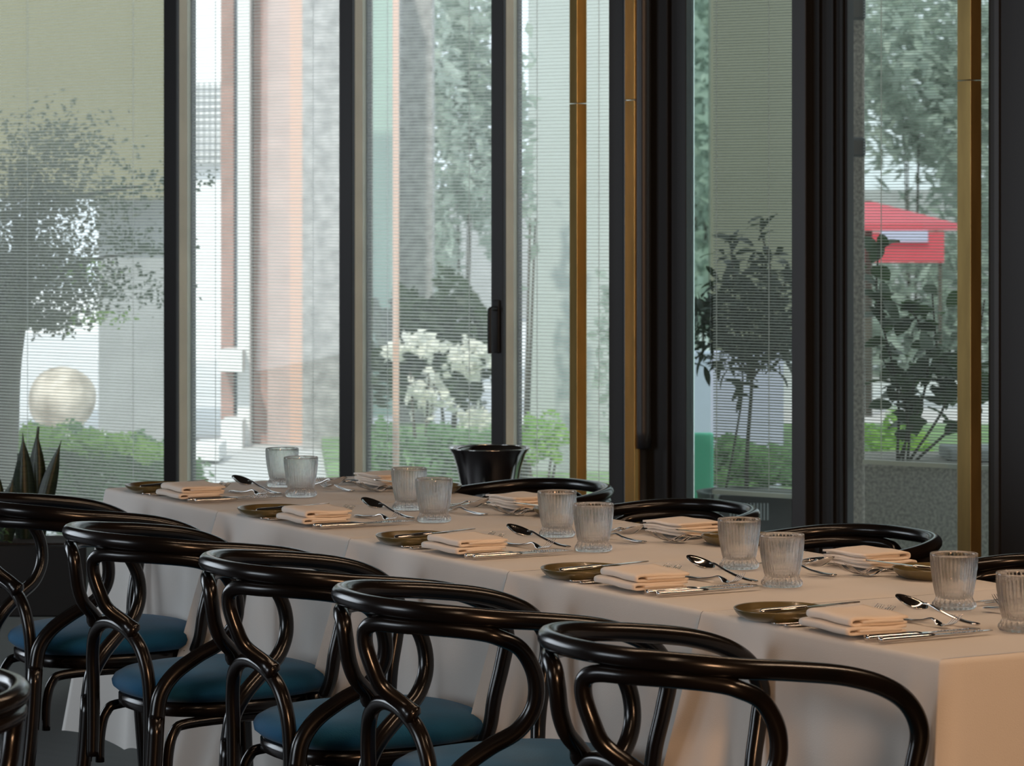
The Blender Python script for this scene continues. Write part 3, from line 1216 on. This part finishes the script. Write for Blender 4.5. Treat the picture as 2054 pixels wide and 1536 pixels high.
slab('canopy_wall', -330, 346, 20.6, -320, 400, M['olive'], .3, 'olive rendered overhang filling the top of the leftmost window', 'canopy')
t, L, H = facade('white_building', 'bright white building seen between the tree trunk and the grey pillar', -900, 400, 40, 590, M['render_w'])
t, L, H = facade('tiled_building', 'bright white building with a faint square grid, right of the first mullion', 196, 447, 33, -300, M['render_w'])
bm = bmesh.new()
xs = [L * (.62 + .045 * i) for i in range(9)]
for x in xs:
    box(bm, x, x + .012, -.02, 0, hgt(328, 33) - GZ, hgt(165, 33) - GZ)
for i in range(12):
    z = hgt(328 - 13.5 * i, 33) - GZ
    box(bm, xs[0], L, -.02, 0, z, z + .015)
o = link('grid_joint', bm, M['concrete'], t, False); o['kind'] = 'stuff'
bm = bmesh.new(); box(bm, L * .55, L, -.15, 0, hgt(333, 33) - GZ, hgt(328, 33) - GZ); link('ledge', bm, M['concrete'], t, False)

t = thing('columned_building', 'rose stone building with rust and white columns behind the second blind', 'building', (*spot(447, 21.5), GZ),
          VIEW - PI / 2)
cols = [('wall', 447, 740, .0, M['pink'], -300), ('column', 451, 476, -.30, M['rust'], -300), ('column', 476, 491, -.2, M['bluegrey'], -300),
        ('column', 489, 513, -.5, M['render_w'], -300), ('column', 516, 545, -.30, M['rust'], -300), ('column', 545, 590, -.36, M['pink'], -300),
        ('column', 590, 618, -.40, M['peach'], -300), ('column', 622, 740, -.8, M['granite_l'], -300)]
x00 = (447 - CX_PX) / F_PX * 21.5
for nm, a, b, y, m, pt in cols:
    bm = bmesh.new()
    box(bm, (a - CX_PX) / F_PX * 21.5 - x00, (b - CX_PX) / F_PX * 21.5 - x00, y, .6, 0, hgt(pt, 21.5) - GZ)
    link(nm, bm, m, t, False)
for a, b, ya, yb in ((445, 492, 700, 742), (450, 492, 838, 895)):
    bm = bmesh.new()
    box(bm, (a - CX_PX) / F_PX * 21.0 - x00, (b - CX_PX) / F_PX * 21.0 - x00, -.75, -.25, hgt(yb, 21) - GZ, hgt(ya, 21) - GZ)
    link('box_ledge', bm, M['render_w'], t, False)
slab('stone_block', 383, 440, 19.5, 893, 925, M['render_w'], .5, 'low white stone block at the foot of the bright facade', 'block')
# concrete pillar behind the boulder
slab('concrete_pillar', 197, 352, 21, 400, 1010, M['concrete'], .7, 'tall grey concrete pillar right of the round boulder', 'pillar')
# mint hoarding and grey column of the third bay
slab('mint_hoarding', 702, 815, 24, -60, 950, M['turq'], .1, 'mint green hoarding left of the peach post', 'fence')
slab('stone_column', 800, 868, 22, -60, 990, M['granite_l'], .5, 'broad grey brown column right of the peach post', 'column')
slab('painted_post', 787.5, 800.5, 14.2, -60, 1080, M['peach'], .03, 'thin peach painted post behind the third blind', 'post')
slab('pale_wall', 1060, 1290, 18, -150, 1040, M['palegrey'], .3, 'pale rendered wall behind the fourth blind', 'wall')
slab('garden_wall', 700, 2500, 44, 380, 640, M['concrete'], .3, 'long low grey wall far behind the garden', 'wall')
slab('market_screen', 1330, 1572, 17, 705, 1006, M['stall'], .1, 'lilac white screen behind the trunk of the potted tree', 'screen')
slab('sage_wall', 1425, 1700, 19, -250, 702, M['sage'], .2, 'sage beige wall above the potted tree', 'wall')
slab('mint_hoarding', 1388, 1432, 13.2, 868, 1180, M['mint'], .03, 'low mint panel standing in the narrow strip of door glass', 'panel')
slab('red_post', 1366, 1384, 15, 500, 1090, M['parasol'], .05, 'dark red post at the left edge of the door glass', 'post')


# boulder
def blob(bm, c, rx, ry, rz, seed, amp=.06, sub=4):
    rnd = random.Random(seed)
    ret = bmesh.ops.create_icosphere(bm, subdivisions=sub, radius=1)
    k = [Vector((rnd.uniform(-3, 3), rnd.uniform(-3, 3), rnd.uniform(-3, 3))) for _ in range(6)]
    for v in ret['verts']:
        d = 1 + amp * sum(math.sin(v.co.dot(q) * 1.6 + i) for i, q in enumerate(k)) / 3
        v.co = Vector(c) + Vector((v.co.x * rx * d, v.co.y * ry * d, v.co.z * rz * d))


bx, by = spot(126, 19.5)
bm = bmesh.new()
r = 68 / F_PX * 19.5
zc = hgt(800, 19.5)
blob(bm, (0, 0, 0), r, r, 66 / F_PX * 19.5, 3, .04)
tag(link('boulder', bm, M['boulder'], None, True, (bx, by, zc)), 'round sandy boulder behind the hedge, left window', 'boulder')
bm = bmesh.new(); lathe(bm, [(0, -.14), (.30, -.14), (.28, zc - r * 1.03), (0, zc - r * 1.03)], 28)
tag(link('plinth', bm, M['render_w'], None, True, (bx, by, 0)), 'low white plinth under the round boulder', 'plinth')


def leaves(bm, n, fn, size, rnd, aspect=.5):
    for _ in range(n):
        c = Vector(fn())
        d = Vector((rnd.gauss(0, 1), rnd.gauss(0, 1), rnd.gauss(-.2, .7))).normalized()
        e = d.cross(Vector((rnd.gauss(0, 1), rnd.gauss(0, 1), rnd.gauss(0, 1)))).normalized()
        s = size * rnd.uniform(.6, 1.3)
        d *= s; e *= s * aspect
        bm.faces.new([bm.verts.new(c - d), bm.verts.new(c - d * .2 + e), bm.verts.new(c + d), bm.verts.new(c - d * .2 - e)])


def mass(name, label, cat, boxes, n, size, m, seed, stem=True, aspect=.5, mats=None, ground=-.1):
    """foliage: leaves scattered through ellipsoids given as (px, py, Z, rx_px, ry_px[, depth m])"""
    rnd = random.Random(seed)
    b0 = boxes[0]
    bx, by = spot(b0[0], b0[2])
    t = thing(name, label, cat, (bx, by, ground))
    bm = bmesh.new()
    tot = sum(b[3] * b[4] for b in boxes)
    fx, fy = math.cos(VIEW), math.sin(VIEW)      # away from the camera
    rx_, ry_ = math.sin(VIEW), -math.cos(VIEW)   # to the right
    for b in boxes:
        px, py, Z, rx, ry = b[:5]
        dep = b[5] if len(b) > 5 else max(rx, ry) / F_PX * Z * .8
        cx, cy = spot(px, Z); cz = hgt(py, Z)
        rx *= Z / F_PX; ry *= Z / F_PX

        def fn():
            while True:
                p = [rnd.uniform(-1, 1) for _ in range(3)]
                if sum(q * q for q in p) < 1: break
            g = 1 + .25 * math.sin(7 * p[0] + 5 * p[2] + seed)
            p = [q * g for q in p]
            return (cx + rx_ * p[0] * rx + fx * p[1] * dep - bx, cy + ry_ * p[0] * rx + fy * p[1] * dep - by, cz + p[2] * ry - ground)
        leaves(bm, int(n * b[3] * b[4] / tot), fn, size, rnd, aspect)
    o = link('foliage', bm, m, t, False)
    o['kind'] = 'stuff'
    if stem:
        bm = bmesh.new()
        ctop = hgt(b0[1], b0[2]) - ground
        for k in range(4):
            a = k * 1.7
            tube(bm, [(.03 * math.cos(a), .03 * math.sin(a), 0, .014), (.10 * math.cos(a), .10 * math.sin(a), ctop * .8, .006)], 6)
        link('stem', bm, M['bark'], t)
    return t


# clipped hedge under the left window
def add_mass(t, boxes, n, size, m, seed, aspect=.5):
    """a second kind of leaf on an existing plant"""
    k = mass('tmp', '', '', boxes, n, size, m, seed, False, aspect)
    f = k.children[0]
    d = k.location - t.location
    f.parent = t
    f.location = d
    bpy.data.objects.remove(k)


hd = mass('hedge', 'bright green clipped hedge below the boulder, left window', 'hedge',
          [(185, 985, 14.6, 190, 118, .35), (90, 935, 14.4, 80, 75, .25), (290, 945, 14.7, 70, 72, .25), (370, 985, 14.9, 60, 80, .2)], 15000, .022, M['leafmid'], 11)
add_mass(hd, [(75, 878, 14.2, 60, 26, .2), (200, 890, 14.3, 80, 24, .2), (300, 905, 14.3, 40, 20, .2)], 1800, .020, M['leafbright'], 12)

# leaning tree of the left window
t = thing('garden_tree', 'leaning grey-trunked tree with small dark leaves, left window', 'tree', (*spot(10, 13.4), -.12))
tr = [(-26, 1120, 70), (-24, 1000, 58), (-16, 860, 54), (-8, 740, 50), (10, 640, 44), (40, 540, 28), (62, 430, 12), (80, 350, 6)]
ox, oy = spot(10, 13.4)


def tp(px, py, r, Z=13.4):
    x, y = spot(px, Z)
    return (x - ox, y - oy, hgt(py, Z) + .12, r / F_PX * Z)


bm = bmesh.new(); tube(bm, spline([tp(*q) for q in tr], 4), 14); link('trunk', bm, M['bark'], t)
for br in ([(10, 640, 22), (90, 560, 10), (190, 520, 4), (290, 505, 2)], [(-5, 700, 30), (-60, 560, 18), (-120, 380, 8)],
           [(40, 540, 13), (30, 430, 7), (20, 330, 4)], [(64, 420, 7), (180, 390, 4), (300, 370, 2)], [(25, 610, 16), (-20, 450, 9), (-50, 300, 4)]):
    bm = bmesh.new(); tube(bm, spline([tp(*q) for q in br], 4), 8); link('branch', bm, M['bark'], t)
rnd = random.Random(4)
for cl, mm, n in (([(60, 470, 120, 120), (-20, 560, 90, 100), (120, 590, 70, 60), (60, 640, 60, 30), (110, 400, 110, 80), (40, 400, 90, 120), (110, 300, 120, 90), (90, 520, 60, 50)], 'leafolive', 9500),
                  ([(240, 400, 90, 40), (260, 590, 75, 34), (200, 545, 60, 40), (330, 360, 70, 40), (230, 470, 60, 30), (300, 500, 40, 20)], 'leafdark', 1100),
                  ([(160, 545, 40, 28), (190, 640, 30, 22)], 'leafbright', 240)):
    bm = bmesh.new()
    for (a, b, c, d) in cl:
        cx, cy, cz, _ = tp(a, b, 1, 13.2)
        def fn():
            p, q = rnd.gauss(0, .45), rnd.gauss(0, .45)
            return (cx + math.sin(VIEW) * p * c * 13.2 / F_PX + math.cos(VIEW) * rnd.uniform(-.25, .25),
                    cy - math.cos(VIEW) * p * c * 13.2 / F_PX + math.sin(VIEW) * rnd.uniform(-.25, .25), cz + q * d * 13.2 / F_PX)
        leaves(bm, n // len(cl), fn, .014, rnd, .55)
    o = link('foliage', bm, M[mm], t, False); o['kind'] = 'stuff'

# trees and shrubs behind the third bay
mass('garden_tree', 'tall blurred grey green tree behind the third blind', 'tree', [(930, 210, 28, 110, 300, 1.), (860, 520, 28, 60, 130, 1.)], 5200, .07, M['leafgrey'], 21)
mass('dark_shrub', 'dark green shrub below the tree, third blind', 'shrub', [(900, 690, 20, 120, 130, .6), (800, 700, 20, 60, 110, .4)], 4200, .045, M['leafdark'], 22)
mass('sunlit_foliage', 'cream leaves coloured as sunlit, in front of the dark shrub, third blind', 'shrub',
     [(845, 690, 18, 45, 30, .2), (940, 720, 18, 50, 42, .2), (860, 790, 18, 45, 50, .2), (955, 840, 18, 40, 30, .2), (790, 705, 18, 26, 22, .1)],
     620, .034, M['sunlit_cream'], 23, aspect=.7)  # pale clusters stand in for sunlit foliage
mass('low_shrub', 'fresh green shrub at the foot of the third window', 'shrub', [(905, 915, 16, 100, 60, .3), (775, 905, 16, 40, 60, .3)], 3600, .026, M['leafmid'], 24)
# fourth bay
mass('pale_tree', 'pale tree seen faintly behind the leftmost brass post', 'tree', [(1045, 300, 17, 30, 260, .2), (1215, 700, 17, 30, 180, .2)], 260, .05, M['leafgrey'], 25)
mass('low_shrub', 'yellow green bush at the foot of the fourth window', 'shrub', [(1085, 880, 15.5, 50, 50, .2)], 700, .022, M['leafbright'], 26)
# beyond the door and the right-hand bay
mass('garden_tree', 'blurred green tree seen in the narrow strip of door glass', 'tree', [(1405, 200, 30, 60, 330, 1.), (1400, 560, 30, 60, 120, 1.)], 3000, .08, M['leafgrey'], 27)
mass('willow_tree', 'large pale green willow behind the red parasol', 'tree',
     [(1830, 120, 30, 190, 240, 1.5), (1960, 260, 30, 130, 260, 1.5), (1790, 640, 30, 130, 150, 1.), (1950, 620, 30, 100, 180, 1.)], 9000, .10, M['leafgrey'], 28, aspect=.3)
mass('low_shrub', 'bright yellow green bush between granite pillar and planter', 'shrub', [(1800, 905, 17, 75, 75, .3)], 1500, .028, M['leafbright'], 29)
mass('low_shrub', 'dull green ground shrub behind the trunk of the potted tree', 'shrub', [(1490, 935, 16, 130, 52, .4)], 3000, .03, M['leafmid'], 30)

# red parasol
ux, uy = spot(1742, 24)
t = thing('parasol', 'red market parasol seen through the right-hand window', 'parasol', (ux, uy, -.14))
bm = bmesh.new()
zt_, zr = hgt(402, 24) + .14, hgt(448, 24) + .14
rr = 178 / F_PX * 24
top = bm.verts.new((0, 0, zt_))
rim = [bm.verts.new((rr * math.cos(2 * PI * k / 8), rr * math.sin(2 * PI * k / 8), zr)) for k in range(8)]
val = [bm.verts.new((rr * math.cos(2 * PI * k / 8), rr * math.sin(2 * PI * k / 8), zr - .05)) for k in range(8)]
for k in range(8):
    bm.faces.new((top, rim[k], rim[(k + 1) % 8])); bm.faces.new((rim[k], val[k], val[(k + 1) % 8], rim[(k + 1) % 8]))
link('canopy', bm, M['parasol'], t, False)
bm = bmesh.new(); tube(bm, [(0, 0, 0, .03), (0, 0, zt_, .03)], 10); link('pole', bm, M['bark'], t)
A_ = spot(1700, 25.6)
t = thing('market_stall', 'lilac and red market stall under the red parasol', 'stall', (A_[0], A_[1], -.14), VIEW - PI / 2)
bm = bmesh.new(); box(bm, .27, .66, -.05, 0, hgt(485, 25.6) + .14, hgt(462, 25.6) + .14); link('lilac_panel', bm, M['stall'], t, False)
bm = bmesh.new(); box(bm, 0, .80, 0, .05, hgt(526, 25.6) + .14, hgt(466, 25.6) + .14); link('red_banner', bm, M['parasol'], t, False)
for x in (.02, .76):
    bm = bmesh.new(); box(bm, x, x + .03, .05, .08, 0, hgt(466, 25.6) + .14); link('post', bm, M['bark'], t, False)

# granite pillar, its base and the granite planter
slab('granite_pillar', 1697, 1735, 10.9, -200, 1290, M['granite'], .25, 'dark speckled granite pillar left of the right-hand window', 'pillar')
for (a, b) in ((-200, 40), (275, 315)):
    slab('pillar_band', 1692, 1737, 10.85, a, b, M['frame2'], .02, {-200: 'upper smooth band on the granite pillar', 275: 'lower smooth band on the granite pillar'}[a], 'band')
slab('granite_planter', 1690, 2100, 11.3, 930, 1300, M['granite'], .6, 'long speckled granite planter at the foot of the right-hand window', 'planter')
slab('stone_ledge', 1905, 2100, 11.35, 902, 927, M['concrete'], .3, 'rounded grey stone lying on the granite planter', 'stone')


# ---- broad-leaved plant in front of the pillar window: every leaf its own piece
def leaf_piece(L, W_, N=6):
    bm = bmesh.new()
    rows = []
    for i in range(N + 1):
        q = i / N
        hw = W_ * math.sin(PI * min(1, q * .96 + .03)) ** .75
        rows.append([bm.verts.new((L * q, -hw, .010 * L / .1 * math.sin(PI * q))), bm.verts.new((L * q, 0, .014 * L / .1 * math.sin(PI * q) - W_ * .25)),
                     bm.verts.new((L * q, hw, .010 * L / .1 * math.sin(PI * q)))])
    for i in range(N):
        for k in (0, 1):
            bm.faces.new((rows[i][k], rows[i][k + 1], rows[i + 1][k + 1], rows[i + 1][k]))
    return bm


def leafy(name, label, Z, base_px, base_py, stems, L, W_, m, seed, per=1.0, pot=None, stemr=.006):
    """stems: list of polylines [(px,py)...]; leaves spring from their upper part"""
    rnd = random.Random(seed)
    ox, oy = spot(base_px, Z)
    oz = hgt(base_py, Z)
    t = thing(name, label, 'plant', (ox, oy, oz))
    proto = None
    for st in stems:
        pts = []
        for i, (px, py) in enumerate(st['p']):
            zz = Z + st.get('dz', 0) * i / max(1, len(st['p']) - 1)
            x, y = spot(px, zz)
            pts.append((x - ox, y - oy, hgt(py, zz) - oz, stemr * st.get('w', 1) * (1 - .6 * i / len(st['p']))))
        bm = bmesh.new(); tube(bm, spline(pts, 4), 6)
        link('stem', bm, M['bark'], t)
        P = spline(pts, 6)
        n0 = int(len(P) * st.get('from', .3))
        for _ in range(int(st['n'] * per)):
            p = Vector(P[rnd.randrange(n0, len(P))][:3])
            sp = st.get('s', 0)
            p += Vector((rnd.gauss(0, sp), rnd.gauss(0, sp), rnd.gauss(0, sp)))
            if proto is None:
                proto = link('leaf', leaf_piece(L, W_), m, t)
                lf = proto
            else:
                lf = proto.copy(); C.objects.link(lf); lf.parent = t
            lf.location = p
            k = rnd.uniform(.65, 1.2)
            lf.scale = (k, k, k)
            lf.rotation_euler = (rnd.gauss(0, .5), rnd.gauss(st.get('tilt', .1), .5), rnd.uniform(0, 6.28))
    return t


leafy('broad_leaved_plant', 'dark broad-leaved plant in front of the right-hand window, outside', 11.45, 1815, 930,
      [dict(p=[(1800, 930), (1800, 780), (1760, 600), (1765, 470)], n=26, s=.02), dict(p=[(1800, 930), (1860, 760), (1840, 640), (1780, 600)], n=26, s=.03),
       dict(p=[(1820, 930), (1900, 800), (1880, 700), (1870, 590)], n=22, s=.03), dict(p=[(1810, 930), (1820, 840), (1800, 770), (1770, 720)], n=24, s=.03),
       dict(p=[(1830, 930), (1940, 820), (1960, 700), (1975, 600)], n=24, s=.04), dict(p=[(1820, 930), (1830, 800), (1840, 760), (1900, 740)], n=30, s=.04)],
      .095, .032, M['leafdark'], 41)

# potted tree behind the door
ox_, oy_ = spot(1500, 11.6)
zp = hgt(985, 11.6)
leafy('potted_tree', 'dark potted standard tree with narrow leaves behind the door glass', 11.6, 1500, 985,
      [dict(p=[(1497, 985), (1499, 900), (1508, 760), (1500, 690)], n=0, w=1.6), dict(p=[(1455, 985), (1475, 880), (1490, 760), (1470, 640)], n=26, s=.04, **{'from': .6}, w=.9),
       dict(p=[(1508, 760), (1480, 650), (1470, 540), (1465, 470)], n=34, s=.02), dict(p=[(1508, 760), (1540, 640), (1545, 540), (1525, 460)], n=34, s=.02),
       dict(p=[(1508, 760), (1450, 690), (1420, 620), (1400, 600)], n=34, s=.035), dict(p=[(1508, 760), (1560, 690), (1590, 640), (1600, 600)], n=40, s=.035),
       dict(p=[(1508, 740), (1500, 640), (1490, 600), (1480, 570)], n=50, s=.05), dict(p=[(1508, 740), (1560, 600), (1590, 540), (1600, 510)], n=26, s=.03),
       dict(p=[(1508, 760), (1470, 700), (1430, 690), (1395, 720)], n=30, s=.035)],
      .088, .0125, M['leafblack'], 42)
pt = bpy.data.objects['potted_tree']
add_mass(pt, [(1500, 620, 11.6, 62, 90, .14), (1560, 640, 11.7, 50, 100, .12), (1430, 640, 11.6, 45, 60, .1), (1500, 705, 11.6, 90, 40, .12)], 1500, .030, M['leafblack'], 52, aspect=.22)
bm = bmesh.new()
lathe(bm, [(0, -.06), (.15, -.06), (.16, -.05), (.19, zp - .01), (.195, zp), (.17, zp), (.165, zp - .03), (0, zp - .03)], 32)
tag(link('plant_pot', bm, M['black'], None, True, (ox_, oy_, 0)), 'black pot of the standard tree behind the door glass', 'pot')
bx, by = spot(1520, 11.0)
t = thing('outdoor_unit', 'dark slatted outdoor unit behind the far-side chairs, door glass', 'appliance', (bx, by, -.1), VIEW - PI / 2)
zt2 = hgt(992, 11) + .1
bm = bmesh.new(); box(bm, -.14, .15, 0, .25, 0, zt2, bevel=.01); link('casing', bm, M['frame'], t, False)
for i in range(12):
    bm = bmesh.new(); box(bm, -.10 + i * .012, -.094 + i * .012, -.006, 0, zt2 - .09, zt2 - .03); link('louvre', bm, M['concrete'], t, False)
